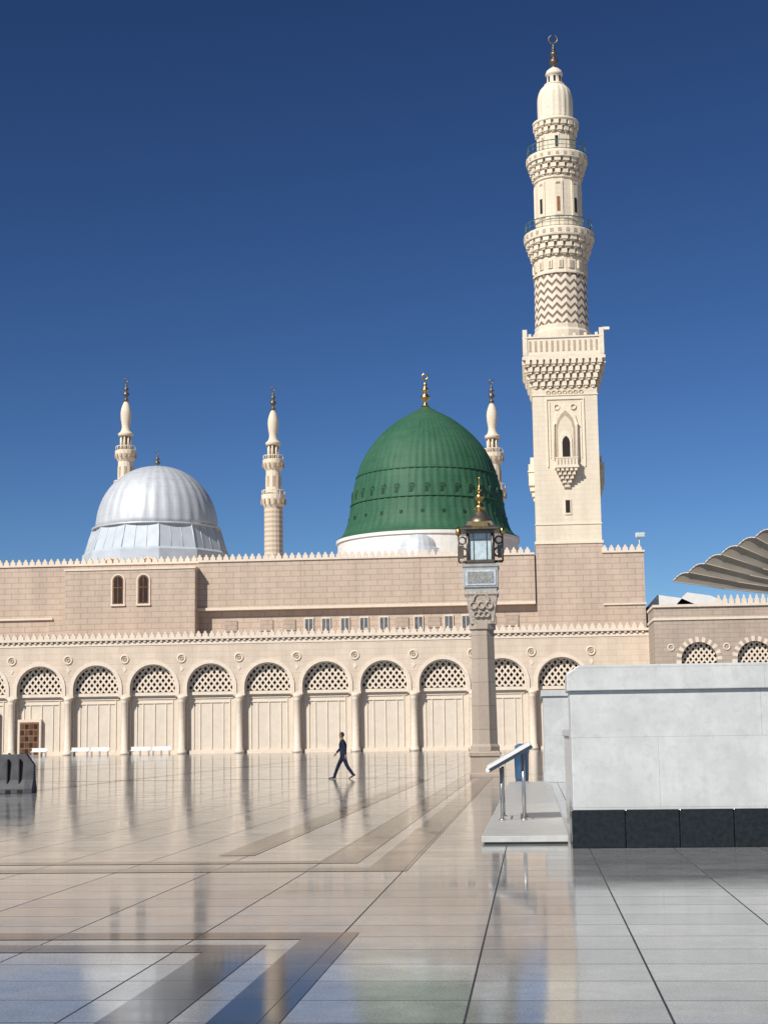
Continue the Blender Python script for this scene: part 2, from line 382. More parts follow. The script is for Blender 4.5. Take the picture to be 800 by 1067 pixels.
for px in (-24.3,-22.4,-20.3,-18.2,-16.0,-12.2,-8.9,-7.0):
    u.box(px-.52,px+.52,YU-.16,YU-.001,13.1,14.65,'creamtrim'); u.box(px-.42,px+.42,YU-.175,YU-.161,13.15,14.5,'windowgrey')
    u.box(px-.03,px+.03,YU-.19,YU-.176,13.15,14.5,'creamtrim')
for x in (-33,-29,-26.5,-14,-10.5,-4.5,-2):
    u.box(x-.7,x+.7,YU-.12,YU-.001,13.3,14.5,'pink2')
for cx in (-49.3,-44.8):
    u.prism(arch_pts(cx,1.2,20.9,21.9,10),184,184.6,'creamtrim'); u.prism(arch_pts(cx,.95,20.9,21.9,10),183.8,183.998,'wood')
u.obj("upper_wall",mosque)
r=MB()
YR=160.0
for k,cx in enumerate((16.5,21.95,27.4,32.85)):
    x0=cx-2.725; x1=cx+2.725
    arch_wall(r,x0,x1,cx,1.75,0,8.65,12.6,YR,.9,'pink2')
    arch_mould(r,cx,1.75,.5,7.5,8.65,YR,.06,'creamtrim','pink2')
    lattice(r,cx,1.74,7.0,8.65,YR+.5,.42,.17,'creamtrim')
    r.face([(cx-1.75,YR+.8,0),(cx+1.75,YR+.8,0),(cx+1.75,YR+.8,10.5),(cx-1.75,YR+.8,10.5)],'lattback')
    r.torus((x0,YR-.02,9.9),.3,.07,'creamtrim')
r.box(12.2,13.773,YR,YR+8.2,0,12.6,'pink2'); r.box(35.57,80,YR,YR+8,0,12.6,'pink2')
r.box(12.1,80,YR-.12,YR+8,12.6,12.85,'creamtrim'); r.box(12.2,80,YR,YR+8,12.85,13.9,'pink2')
r.box(12.1,80,YR-.2,YR+8,13.9,14.15,'creamtrim')
merlons(r,18.6,60,YR-.15,14.15,.62,.45,.9,'creamtrim')
r.obj("side_wing_wall",mosque)
# ------------------------------------------------------------------ domes
def finial(b,cx,cy,z,h,k,r=None,cres=True):
    r=r or h*.09
    b.lathe(cx,cy,[(r*1.3,z),(r*.5,z+h*.08),(r*.35,z+h*.15),(r*1.25,z+h*.24),(r*1.25,z+h*.30),(r*.3,z+h*.4),(r*.95,z+h*.48),(r*.9,z+h*.53),(r*.22,z+h*.6),(r*.6,z+h*.66),(r*.15,z+h*.72),(r*.1,z+h*.82)],14,k)
    if cres: b.torus((cx,cy,z+h*.9),h*.085,h*.022,k,a0=PI*.62,a1=PI*2.38,n=20,m=6)
def cr(pts,n=5):
    out=[]
    for i in range(len(pts)-1):
        p0=pts[max(0,i-1)];p1=pts[i];p2=pts[i+1];p3=pts[min(len(pts)-1,i+2)]
        for j in range(n):
            t=j/n
            out.append(tuple(.5*((2*p1[k])+(-p0[k]+p2[k])*t+(2*p0[k]-5*p1[k]+4*p2[k]-p3[k])*t*t+(-p0[k]+3*p1[k]-3*p2[k]+p3[k])*t**3) for k in (0,1)))
    out.append(pts[-1]); return out
g=MB()
GX,GY=-13.0,205
g.lathe(GX,GY,[(11.7,20),(11.7,26.2),(11.9,26.2),(11.9,26.6),(11.3,26.7)],64,'white',smooth=False)
prof=cr([(11.6,26.7),(10.75,27.7),(10.15,29.6),(9.75,32.0),(9.15,34.8),(8.15,37.5),(6.35,40.1),(3.9,42.3),(1.75,43.6),(.75,44.2),(.3,44.6)],4)
g.lathe(GX,GY,prof,64*4,'green',rib=.009,ribn=4)
g.lathe(GX,GY,[(11.7,26.6),(11.85,26.75),(11.5,26.9)],64,'green')
for zz,rr in ((31.2,9.98),(34.9,9.2)):
    g.torus((GX,GY,zz),rr,.09,'green',axis='z',n=96,m=6)
for i in range(32):
    a=2*PI*i/32+.06
    rr=9.68; cxx,cyy=GX+rr*math.cos(a),GY+rr*math.sin(a)
    g.obox((cxx,cyy,32.2),a+PI/2,.75,.30,1.0,'green'); 
    g.obox((GX+(rr+.12)*math.cos(a),GY+(rr+.12)*math.sin(a),32.1),a+PI/2,.4,.14,.7,'greendark')
    g.obox((GX+(rr+.06)*math.cos(a),GY+(rr+.06)*math.sin(a),32.78),a+PI/2,.5,.3,.18,'green')
for i in range(24):
    a=2*PI*i/24
    g.obox((GX+10.28*math.cos(a),GY+10.28*math.sin(a),29.2),a+PI/2,.34,.2,.4,'greendark')
finial(g,GX,GY,44.4,4.5,'gold',.5)
g.obj("green_dome")
g=MB()
SX,SY=-47.6,200
g.lathe(SX,SY,[(9.45,20),(9.45,24.9),(9.1,25.2),(8.15,28.2)],12,'drum',smooth=False,phase=PI/12)
for i in range(36):
    a=PI/12+2*PI*i/36; kk=math.cos(PI/12)/math.cos(((a-PI/12)%(PI/6))-PI/12)
    g.tube((SX+9.12*kk*math.cos(a),SY+9.12*kk*math.sin(a),25.2),(SX+8.17*kk*math.cos(a),SY+8.17*kk*math.sin(a),28.2),.07 if i%3==0 else .035,'silver',6)
g.lathe(SX,SY,[(8.25,28.15),(8.3,28.35),(7.8,28.45)],64,'silver')
prof=[(7.7*math.cos(t)**.95,28.4+8.2*math.sin(t)) for t in [PI/2*i/22 for i in range(22)]]+[(.12,36.65)]
g.lathe(SX,SY,prof,32*4,'silver',rib=.018,ribn=4)
finial(g,SX,SY,36.5,2.2,'bronze',.3)
g.obj("silver_dome")
g=MB()
g.lathe(-13.4,195,[(2.9,20),(2.9,24.3),(2.7,24.4)]+[(2.65*math.cos(t),24.5+2.1*math.sin(t)) for t in [PI/2*i/12 for i in range(12)]]+[(.05,26.62)],24*3,'silver',rib=.02,ribn=3)
g.obj("small_silver_dome")
# ------------------------------------------------------------------ main minaret
m=MB(); MX,MY=4.4,177.0
def sqc(half,z0,z1,k): m.box(MX-half,MX+half,MY-half,MY+half,z0,z1,k)
sqc(3.62,12.3,22.3,'pink'); 
sqc(3.72,22.1,22.4,'tower_trim')
sqc(3.56,22.35,39.4,'tower')
yf=MY-3.56
for z in (24.2,38.6,): sqc(3.64,z,z+.14,'tower_trim')
def bar(x0,x1,z0,z1,pr=.12,k='tower_trim'): m.box(MX+x0,MX+x1,yf-pr,yf+.05,z0,z1,k)
bar(-2.1,-1.95,30.6,38.3);bar(1.95,2.1,30.6,38.3);bar(-1.94,1.94,38.15,38.3,.119)
bar(-1.75,-1.65,31.6,37.9,.08);bar(1.65,1.75,31.6,37.9,.08)
def pointed(x,w,z0,zs,zt): return [(x-w,z0),(x-w,zs),(x-w*.78,zs+(zt-zs)*.5),(x-w*.35,zs+(zt-zs)*.82),(x,zt),(x+w*.35,zs+(zt-zs)*.82),(x+w*.78,zs+(zt-zs)*.5),(x+w,zs),(x+w,z0)]
m.prism(pointed(MX,1.35,31.4,35.2,37.6),yf-.22,yf+.05,'tower_trim')
m.prism(pointed(MX,1.05,31.4,35.0,36.9),yf-.235,yf-.221,'shade')
m.prism(pointed(MX,.85,31.4,34.7,36.3),yf-.30,yf-.236,'tower')
m.prism(pointed(MX,.66,31.4,33.6,34.6),yf-.42,yf-.301,'tower_trim')
m.prism(pointed(MX,.42,31.4,33.3,34.0),yf-.435,yf-.421,'dark')
for sx in (-1,1):
    m.lathe(MX+sx*1.25,yf-.3,[(.1,31.4),(.1,35.2),(.17,35.4)],8,'tower_trim')
    m.torus((MX+sx*.9,yf-.1,37.3),.28,.06,'tower_trim')
for i in range(7):
    m.torus((MX-1.8+.6*i,yf-.03,38.95),.2,.06,'shade',n=12,m=6)
m.box(MX-1.3,MX+1.3,yf-1.15,yf,30.35,30.6,'tower_trim')
m.box(MX-1.2,MX+1.2,yf-1.05,yf-.9,30.6,31.4,'tower_trim'); m.box(MX-1.25,MX+1.25,yf-1.1,yf-.85,31.4,31.52,'tower_trim')
for sx in (-1,1): m.box(MX+sx*1.1-.1,MX+sx*1.1+.1,yf-.9,yf,30.6,31.4,'tower_trim')
for i in range(6): m.box(MX-1.0+i*.36,MX-.86+i*.36,yf-1.08,yf-1.051,30.7,31.3,'shade')
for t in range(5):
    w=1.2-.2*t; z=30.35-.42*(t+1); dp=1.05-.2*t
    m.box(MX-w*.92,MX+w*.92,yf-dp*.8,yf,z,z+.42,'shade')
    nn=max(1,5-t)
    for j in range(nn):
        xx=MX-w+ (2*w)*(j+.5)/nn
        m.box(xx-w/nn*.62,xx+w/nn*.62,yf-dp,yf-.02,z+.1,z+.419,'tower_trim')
m.box(MX-.24,MX+.24,yf-.03,yf,25.5,26.9,'dark'); m.box(MX-.36,MX+.36,yf-.1,yf-.002,25.3,25.48,'tower_trim'); m.box(MX-.36,MX-.25,yf-.1,yf-.002,25.48,27,'tower_trim'); m.box(MX+.25,MX+.36,yf-.1,yf-.002,25.48,27,'tower_trim')
for sx in (-1,1):
    xw=MX+sx*3.56
    for t,(dp,z0,z1) in enumerate(((.62,29.0,31.4),(.5,28.4,29.0),(.3,27.8,28.4),(.15,27.3,27.8))):
        xa,xb=sorted((xw-sx*.02,xw+sx*dp)); m.box(xa,xb,MY-1.2+.2*t,MY+1.2-.2*t,z0,z1,'tower_trim')
    xa,xb=sorted((xw-sx*.02,xw+sx*.72)); m.box(xa,xb,MY-1.3,MY+1.3,30.5,30.65,'tower_trim')
    xa,xb=sorted((xw-sx*.02,xw+sx*.4)); m.box(xa,xb,MY-.9,MY+.9,31.4,32.2,'tower_trim')
for t in range(4):
    h0=3.56+.25*t; z=39.4+.78*t
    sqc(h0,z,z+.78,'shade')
    n=9+ t
    for side in range(4):
        for j in range(n):
            c=-h0+ (2*h0)*(j+.5)/n
            w=2*h0/n*.66; o=h0+.13
            ang=side*PI/2
            px,py=c,-o
            X=MX+px*math.cos(ang)-py*math.sin(ang); Y=MY+px*math.sin(ang)+py*math.cos(ang)
            m.obox((X,Y,z+.52),ang,w,.28,.5,'tower_trim'); 
            px,py=c,-(o-.06)
            X=MX+px*math.cos(ang)-py*math.sin(ang); Y=MY+px*math.sin(ang)+py*math.cos(ang)
            m.obox((X,Y,z+.17),ang,w*.55,.2,.26,'tower_trim')
sqc(4.55,42.52,42.85,'tower_trim'); sqc(4.42,42.85,43.1,'tower')
PH=4.35
for side in range(4):
    ang=side*PI/2
    def put(px,py,pz,w,d,h,k):
        X=MX+px*math.cos(ang)-py*math.sin(ang); Y=MY+px*math.sin(ang)+py*math.cos(ang); m.obox((X,Y,pz),ang,w,d,h,k)
    put(0,-PH+.1,44.05,2*PH-.6,.2,1.9,'tower_trim')
    put(0,-PH+.05,45.05,2*PH-.2,.36,.16,'tower_trim')
    for j in range(13):
        x=-PH+.7+ (2*PH-1.4)*j/12
        put(x,-PH-.01,44.05,.24,.06,1.2,'shade')
        if j%2==0: put(x,-PH+.1,45.3,.3,.2,.35,'tower_trim')
    put(-PH+.15,-PH+.15,44.5,.5,.5,2.9,'tower_trim')
def ring(half_n,r0,z,w,d,h,k,off=0):
    for j in range(half_n):
        a=2*PI*(j+off)/half_n
        m.obox((MX+r0*math.cos(a),MY+r0*math.sin(a),z),a+PI/2,w,d,h,k)
m.lathe(MX,MY,[(3.35,43.1),(3.35,46.2),(3.1,46.5),(3.1,47.0)],16,'tower',smooth=False,phase=PI/16)
m.lathe(MX,MY,[(3.05,47.0),(3.0,52.8)],16,'zig',smooth=False,phase=PI/16)
m.lathe(MX,MY,[(3.15,52.8),(3.15,53.0),(3.0,53.1),(3.0,54.8)],16,'tower',smooth=False,phase=PI/16)
ring(16,3.0,53.9,.5,.2,1.0,'tower_trim'); ring(16,3.04,53.85,.26,.2,.7,'shade')
def muq(r0,r1,z0,z1,tiers,n):
    dz=(z1-z0)/tiers
    for t in range(tiers):
        r=r0+(r1-r0)*t/tiers; z=z0+dz*t
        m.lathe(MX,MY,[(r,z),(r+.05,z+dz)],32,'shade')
        ring(n,r+.12,z+dz*.64,2*PI*r/n*.72,.3,dz*.7,'tower_trim',.5*(t%2))
        ring(n,r+.06,z+dz*.2,2*PI*r/n*.4,.2,dz*.3,'tower_trim',.5*(t%2))
muq(3.05,3.75,54.8,57.0,3,22)
m.lathe(MX,MY,[(3.95,57.0),(4.0,57.2),(4.0,57.9),(3.85,58.0)],32,'tower_trim',smooth=False)
ring(28,4.0,57.5,.38,.06,.4,'shade')
def railing(r,z,h,n=24):
    m.torus((MX,MY,z+h),r,.06,'rail',axis='z',n=40,m=6); m.torus((MX,MY,z+h*.5),r,.03,'rail',axis='z',n=40,m=6); m.torus((MX,MY,z+.12),r,.03,'rail',axis='z',n=40,m=6)
    for j in range(n):
        a=2*PI*j/n; x,y=MX+r*math.cos(a),MY+r*math.sin(a); m.tube((x,y,z),(x,y,z+h),.03,'rail',6)
railing(3.8,58,1.15)
m.lathe(MX,MY,[(2.75,58.0),(2.65,58.4),(2.6,64.0),(2.75,64.1),(2.75,64.35)],16,'tower',smooth=False,phase=PI/16)
for j in range(8):
    a=2*PI*j/8-PI/2
    X=lambda r:(MX+r*math.cos(a),MY+r*math.sin(a))
    x,y=X(2.58); 
    m.obox((x,y,61.6),a+PI/2,1.0,.22,4.2,'tower_trim'); m.obox((X(2.66)[0],X(2.66)[1],61.5),a+PI/2,.7,.14,3.7,'tower')
    m.obox((X(2.7)[0],X(2.7)[1],60.9),a+PI/2,.36,.12,1.7,'dark' if j%2 else 'wood'); 
    m.obox((X(2.6)[0],X(2.6)[1],63.4),a+PI/2,.5,.26,.3,'shade')
m.torus((MX,MY,59.3),2.68,.06,'tower_trim',axis='z',n=32,m=6)
muq(2.65,3.25,64.35,66.3,3,20)
m.lathe(MX,MY,[(3.5,66.3),(3.52,67.0),(3.4,67.15)],32,'tower_trim',smooth=False)
ring(24,3.5,66.65,.34,.05,.36,'shade')
railing(3.35,67.15,1.1,20)
m.lathe(MX,MY,[(2.3,67.1),(2.2,67.4),(2.15,69.6)],16,'tower',smooth=False,phase=PI/16)
for j in range(8):
    a=2*PI*j/8-PI/2
    m.obox((MX+2.14*math.cos(a),MY+2.14*math.sin(a),68.6),a+PI/2,.6,.14,1.7,'tower_trim')
    m.obox((MX+2.2*math.cos(a),MY+2.2*math.sin(a),68.5),a+PI/2,.34,.1,1.3,'dark' if j==0 else 'shade')
muq(2.15,2.5,69.6,71.0,2,18)
m.lathe(MX,MY,[(2.62,71.0),(2.66,71.35),(2.4,71.5),(2.0,71.55)],32,'tower_trim')
m.lathe(MX,MY,cr([(1.92,71.5),(1.95,73),(1.92,74.3),(1.72,75.2),(1.3,75.75),(1.08,75.95)],3),18*4,'tower_trim',rib=.05,ribn=4)
m.lathe(MX,MY,[(1.2,75.9),(1.2,76.05),(.88,76.1),(.86,77.15),(1.02,77.25),(1.0,77.4),(.86,77.75),(.5,78.05),(.3,78.15)],20,'tower_trim')
for j in range(8):
    a=2*PI*j/8-PI/2; m.obox((MX+.84*math.cos(a),MY+.84*math.sin(a),76.6),a+PI/2,.24,.1,.7,'dark')
m.lathe(MX,MY,cr([(.38,78.0),(.28,78.3),(.55,78.75),(.5,79.1),(.2,79.35),(.42,79.7),(.38,80.0),(.15,80.2),(.26,80.5),(.12,80.75),(.08,81.1)],2),14,'bronze')
m.torus((MX,MY,81.65),.5,.1,'bronze',a0=PI*.62,a1=PI*2.38,n=24,m=8)
m.obj("minaret")
c=MB()
c.tube((8.9,172.9,43.0),(8.9,172.9,45.9),.06,'white'); c.box(8.75,9.5,172.6,173.0,45.7,46.0,'white'); c.obj("security_camera",mosque)
c=MB(); c.tube((12.0,173.6,21.2),(12.0,173.6,23.0),.06,'white'); c.box(11.6,12.6,173.3,173.8,22.6,23.1,'white'); c.box(11.65,12.55,173.25,173.298,22.65,23.05,'glass'); c.obj("floodlight")
# ------------------------------------------------------------------ distant minarets
def striped():
    mm,nt,p=newmat("banded_minaret_stone"); v,x,y,z=coords(nt)
    f=math_(nt,'GREATER_THAN',math_(nt,'FRACT',math_(nt,'DIVIDE',z,.9)),.5)
    nt.links.new(mixc(nt,f,(.66,.56,.43),(.50,.40,.30)),p.inputs["Base Color"]); p.inputs["Roughness"].default_value=.8
    return mm
M['tower_sp']=striped()
def small_minaret(name,cx,cy,dz):
    q=MB()
    def Z(v): return v+dz
    q.lathe(cx,cy,[(1.75,18),(1.75,Z(44))],16,'tower_sp',smooth=False)
    q.lathe(cx,cy,[(1.75,Z(44)),(2.0,Z(44.4)),(2.25,Z(45.6)),(2.3,Z(46.3)),(2.1,Z(46.35))],16,'tower_trim',smooth=False)
    for j in range(14):
        a=2*PI*j/14; q.obox((cx+2.2*math.cos(a),cy+2.2*math.sin(a),Z(45.0)),a,.35,.3,.9,'shade')
    for j in range(16):
        a=2*PI*j/16; q.tube((cx+2.1*math.cos(a),cy+2.1*math.sin(a),Z(46.3)),(cx+2.1*math.cos(a),cy+2.1*math.sin(a),Z(47.1)),.07,'tower_trim',5)
    q.torus((cx,cy,Z(47.1)),2.1,.1,'tower_trim',axis='z',n=24,m=5)
    q.lathe(cx,cy,[(1.5,Z(46.3)),(1.4,Z(50.8)),(1.7,Z(51.3)),(2.0,Z(52.2)),(2.0,Z(52.9)),(1.85,Z(53))],16,'tower',smooth=False)
    for j in range(8):
        a=2*PI*j/8-PI/2+.2; q.obox((cx+1.4*math.cos(a),cy+1.4*math.sin(a),Z(48.8)),a+PI/2,.45,.16,2.0,'shade')
    for j in range(14):
        a=2*PI*j/14; q.obox((cx+1.9*math.cos(a),cy+1.9*math.sin(a),Z(51.9)),a,.3,.3,.7,'shade')
        q.tube((cx+1.85*math.cos(a),cy+1.85*math.sin(a),Z(53)),(cx+1.85*math.cos(a),cy+1.85*math.sin(a),Z(53.7)),.06,'tower_trim',5)
    q.torus((cx,cy,Z(53.7)),1.85,.08,'tower_trim',axis='z',n=24,m=5)
    for j in range(8):
        a=2*PI*j/8; q.lathe(cx+.95*math.cos(a),cy+.95*math.sin(a),[(.17,Z(53)),(.15,Z(55.8))],6,'tower_trim')
    q.lathe(cx,cy,[(.6,Z(53)),(.6,Z(55.8))],12,'shade')
    q.lathe(cx,cy,cr([(1.3,Z(55.7)),(1.45,Z(56.2)),(1.0,Z(56.6)),(.75,Z(57.5)),(.95,Z(59)),(1.0,Z(60.3)),(.75,Z(61.5)),(.35,Z(62.4)),(.2,Z(62.8))],3),20,'tower')
    finial(q,cx,cy,Z(62.6),4.4,'bronze',.5)
    q.obj(name)
small_minaret("distant_minaret",-75.1,290,2.6)
small_minaret("distant_minaret",-47.0,290,0)
small_minaret("distant_minaret",-6.1,290,0)
# ------------------------------------------------------------------ shade canopy (right)
c=MB()
hub=Vector((30,136,12.6)); A=Vector((12.7,143,14.9)); Bp=Vector((25.5,129,19.9)); n=10
def edge(t): 
    p=A.lerp(Bp,t); return p+Vector((0,0,.45*math.sin(PI*t)))
for i in range(n):
    t0,t1=i/n,(i+1)/n
    e=[]
    for k in range(0,6):
        s=k/5; e.append(edge(t0+(t1-t0)*s)+Vector((0,0,.26*math.sin(PI*s)-.05*s)))
    rows=[e]
    for rr in (.25,.5,.75):
        row=[]
        for k,p in enumerate(e):
            s=k/5; q=p.lerp(hub,rr); q+=Vector((0,0,-.5*math.sin(PI*rr)-.04*math.sin(PI*s)*(1-rr))); row.append(q)
        rows.append(row)
    for a_,b_ in zip(rows[:-1],rows[1:]):
        for k in range(5): c.face([a_[k],a_[k+1],b_[k+1],b_[k]],'fabric',True)
    for k in range(5): c.face([rows[-1][k],rows[-1][k+1],hub],'fabric',True)
    c.tube(rows[0][0],rows[1][0],.05,'fabric2',5); c.tube(rows[1][0],rows[2][0],.05,'fabric2',5)
    for k in range(5): c.tube(e[k],e[k+1],.05,'creamtrim',5)
prev=edge(1)
for i in range(8):
    t=(i+1)/8; p=edge(1).lerp(Vector((44,128,20)),t)+Vector((0,0,.3*(i%2)))
    c.face([prev,p,hub],'fabric'); prev=p
c.lathe(30,136,[(.9,0),(.9,.6),(.5,.8),(.45,12.8)],16,'white')
c.obj("shade_umbrella")
c=MB()
for k,(x0,z0) in enumerate(((13.0,14.2),(16.2,14.4))):
    c.box(x0,x0+5,176,182,12.5,z0+1.0,'white')
    c.prism([(x0-.3,z0+1.0),(x0+5.3,z0+1.0),(x0+3.4,z0+1.9),(x0+.9,z0+2.3)],175.8,182.2,'white')
c.obj("roof_canopy")
# ------------------------------------------------------------------ lamp post
c=MB(); LX,LY=-1.87,62.0; s2=math.sqrt(2)
def sq(prof,k,ph=PI/4,seg=4): c.lathe(LX,LY,[(r*s2,z) for r,z in prof],seg,k,smooth=False,phase=ph)
sq([(.60,0),(.60,.12),(.54,.16),(.54,.75),(.60,.8),(.60,.9),(.52,.98)],'lampstone')
c.lathe(LX,LY,[(.60,.95),(.60,1.15),(.53,1.25),(.47,5.6),(.55,5.65),(.55,5.85)],8,'lampstone',smooth=False,phase=PI/8)
sq([(.44,5.85),(.46,5.95),(.60,6.9),(.66,6.98),(.66,7.08)],'lampcarve')
for sx in (-1,0,1):
    c.torus((LX+sx*.3,LY-.58,6.55),.13,.035,'lampstone'); c.torus((LX+sx*.2,LY-.54,6.2),.1,.03,'lampstone')
c.torus((LX,LY-.62,6.72),.3,.04,'lampstone',a0=0,a1=PI)
sq([(.60,7.08),(.60,7.2),(.66,7.25),(.66,8.0),(.70,8.05),(.70,8.15)],'plaque')
c.box(LX-.58,LX+.58,LY-.685,LY-.662,7.32,7.92,'sign'); c.box(LX-.5,LX+.5,LY-.70,LY-.686,7.4,7.84,'greygreen')
c.box(LX-.684,LX-.662,LY-.58,LY+.58,7.32,7.92,'sign')
sq([(.62,8.15),(.5,8.25)],'bronze')
c.box(LX-.42,LX+.42,LY-.42,LY+.42,8.3,9.4,'glass')
for sx in (-1,1):
    for sy in (-1,1): c.tube((LX+sx*.48,LY+sy*.48,8.2),(LX+sx*.48,LY+sy*.48,9.45),.06,'bronze')
for z in (8.28,9.42): c.box(LX-.54,LX+.54,LY-.54,LY+.54,z-.05,z+.05,'bronze')
c.box(LX-.27,LX-.24,LY-.45,LY-.422,8.33,9.37,'bronze'); c.box(LX+.24,LX+.27,LY-.45,LY-.422,8.33,9.37,'bronze'); c.box(LX-.41,LX+.41,LY-.45,LY-.423,9.1,9.14,'bronze')
for sx in (-1,1):
    c.torus((LX+sx*.72,LY,9.15),.14,.035,'bronze'); c.torus((LX+sx*.70,LY,8.68),.17,.035,'bronze')
    c.box(LX+sx*.76-.1,LX+sx*.76+.1,LY-.1,LY+.1,8.45,8.95,'bronze')
    c.tube((LX+sx*.86,LY,8.3),(LX+sx*.86,LY,9.4),.035,'bronze'); c.tube((LX+sx*.5,LY,8.3),(LX+sx*.86,LY,8.3),.05,'bronze')
    c.lathe(LX+sx*.86,LY,[(.08,9.35),(.11,9.5),(.03,9.7)],8,'gold')
sq([(.54,9.47),(.78,9.50),(.78,9.56),(.54,9.68),(.46,9.85)],'bronze')
c.lathe(LX,LY,cr([(.56,9.7),(.48,9.95),(.32,10.1),(.22,10.25),(.13,10.35)],3),16,'bronze')
c.box(LX-.33,LX+.33,LY-.62,LY-.56,9.6,9.82,'gold')
c.lathe(LX,LY,cr([(.15,10.3),(.22,10.45),(.1,10.6),(.07,10.68),(.18,10.82),(.15,10.95),(.06,11.05),(.10,11.16),(.04,11.28),(.02,11.7)],3),12,'gold')
c.obj("street_lamp")
# ------------------------------------------------------------------ white marble blocks
c=MB()
x=.50
for w in [.75]*11:
    c.box(x+.003,x+w-.003,22.93,24.33,0,.53,'blackgran'); x+=w
c.box(.53,x-.03,23.0,24.28,.02,2.20,'marble')
c.prism([(.49,2.20),(x,2.20),(x,2.48),(x-.06,2.56),(.66,2.56),(.49,2.44)],22.94,24.32,'marble')
c.obj("marble_wall",bevel=.012)
c=MB(); c.box(.66,6,27,35.2,0,1.55,'marble'); c.box(.62,6.04,26.96,35.24,1.55,1.68,'marble'); c.obj("marble_wall",bevel=.01)
c=MB(); c.box(.35,9,54,58,.3,2.85,'marble'); c.box(.28,9,53.93,58.07,2.85,3.05,'marble'); c.box(.31,9,53.96,58,0,.3,'marble'); c.obj("marble_wall",bevel=.01)
c=MB(); c.box(-.80,.47,23.9,51,.03,.12,'slab'); c.box(-.76,.46,23.94,50.9,0,.03,'windowgrey'); c.obj("marble_platform",bevel=.008)
c=MB()
for (x,y,z) in ((-.58,28.3,1.02),(-.20,28.3,1.26),(-.58,29.6,1.02),(-.20,29.6,1.26)):
    c.tube((x,y,.12),(x,y,z),.028,'steel'); c.lathe(x,y,[(.06,.12),(.06,.14),(.03,.15)],10,'steel')
c.tube((-.58,28.3,.35),(-.58,29.6,.35),.018,'steel'); c.tube((-.20,28.3,.35),(-.20,29.6,.35),.018,'steel')
c.prism([(-.78,.95),(-.02,1.36),(-.05,1.41),(-.81,1.00)],28.05,29.85,'under')
c.prism([(-.80,1.005),(-.06,1.41),(-.085,1.47),(-.825,1.06)],28.0,29.9,'white')
c.prism([(-.79,1.085),(-.12,1.452),(-.122,1.457),(-.792,1.09)],28.1,29.8,'sign')
c.tube((-.81,28.02,.99),(-.81,29.88,.99),.04,'white')
c.obj("information_stand")
c=MB(); c.lathe(-.45,57.2,[(.22,0),(.24,.05),(.26,.95),(.28,.96),(.28,1.02),(.24,1.05),(.22,1.2),(.08,1.27)],16,'blue'); c.box(-.6,-.3,56.93,56.96,.98,1.02,'dark'); c.obj("trash_bin")
def barrier(x0,x1,y):
    c=MB(); prof=[(-.32,0),(.32,0),(.32,.14),(.16,.42),(.11,1.2),(-.11,1.2),(-.16,.42),(-.32,.14)]
    n=len(prof)
    for xx,fct in ((x0,.9),(x0+.08,1.0),(x1-.25,1.0),(x1,.8)):
        c.v+=[(xx,y+p[0]*fct,p[1]*(1 if fct!=.8 else (.72 if p[1]>1 else 1))) for p in prof]
    mi=c.mi('barrier')
    for s in range(3):
        for i in range(n):
            j=(i+1)%n; c.f.append((s*n+i,s*n+j,(s+1)*n+j,(s+1)*n+i)); c.m.append(mi); c.sm.append(False)
    c.f.append(tuple(reversed(range(n)))); c.f.append(tuple(range(3*n,4*n))); c.m+=[mi,mi]; c.sm+=[False]*2
    for k in (.2,.45,.7):
        xx=x0+(x1-x0)*k; c.box(xx,xx+.16,y-.34,y+.34,.0,.12,'dark')
        c.box(xx,xx+.05,y-.24,y-.1,.3,1.05,'dark')
        c.tube((xx,y,1.15),(xx,y,1.24),.05,'barrier')
    c.obj("concrete_barrier",bevel=.015)
barrier(-16.95,-15.45,48.9); barrier(-18.5,-17.0,48.9)
def bench(x0,x1,y):
    c=MB(); c.box(x0,x1,y,y+.55,.42,.5,'white')
    nb=int((x1-x0)/1.0)
    for i in range(nb+1):
        xx=x0+.1+(x1-x0-.28)*i/nb; c.box(xx,xx+.08,y+.05,y+.5,0,.42,'steel')
    c.box(x0,x1,y+.5,y+.54,.5,.85,'white'); c.obj("bench")
bench(-48.6,-46.7,165.8);bench(-46.5,-44.5,165.8);bench(-42.2,-40.1,165.8);bench(-39.9,-37.9,165.8);bench(-52.9,-51.2,165.8)
# ------------------------------------------------------------------ walking man
man=empty("walking_man"); man.location=(-7.3,61.5,0)
def skin(name,verts,edges,radii,mat,root=0,sub=2):
    me=bpy.data.meshes.new(name); me.from_pydata(verts,edges,[]); me.materials.append(M[mat])
    o=bpy.data.objects.new(name,me); sc.collection.objects.link(o); o.parent=man
    sk=o.modifiers.new("skin",'SKIN'); sk.use_smooth_shade=True
    for i,r in enumerate(radii):
        sv=me.skin_vertices[0].data[i]; sv.radius=(r,r) if not isinstance(r,tuple) else r; sv.use_root=(i==root)
    ss=o.modifiers.new("sub",'SUBSURF'); ss.levels=sub; ss.render_levels=sub
    return o
V=[(0,0,.93),(-.005,0,1.10),(-.02,0,1.28),(-.03,0,1.42),(-.035,0,1.51),
   (-.02,-.175,1.41),(.10,-.225,1.17),(.12,-.225,.91),
   (-.03,.175,1.41),(-.12,.225,1.17),(-.29,.22,.98),
   (-.02,.095,.86),(-.21,.10,.50),(-.37,.10,.07),
   (.02,-.095,.86),(.15,-.10,.49),(.405,-.10,.13)]
E=[(0,1),(1,2),(2,3),(3,4),(3,5),(5,6),(6,7),(3,8),(8,9),(9,10),(0,11),(11,12),(12,13),(0,14),(14,15),(15,16)]
Rr=[(.135,.165),(.125,.15),(.135,.18),(.12,.16),.062,.075,.056,.044,.075,.056,.044,.105,.075,.06,.105,.075,.06]
skin("suit_body",V,E,Rr,'suit')
skin("collar",[(-.035,0,1.44),(-.045,0,1.58)],[(0,1)],[.062,.058],'skin')
h=MB()
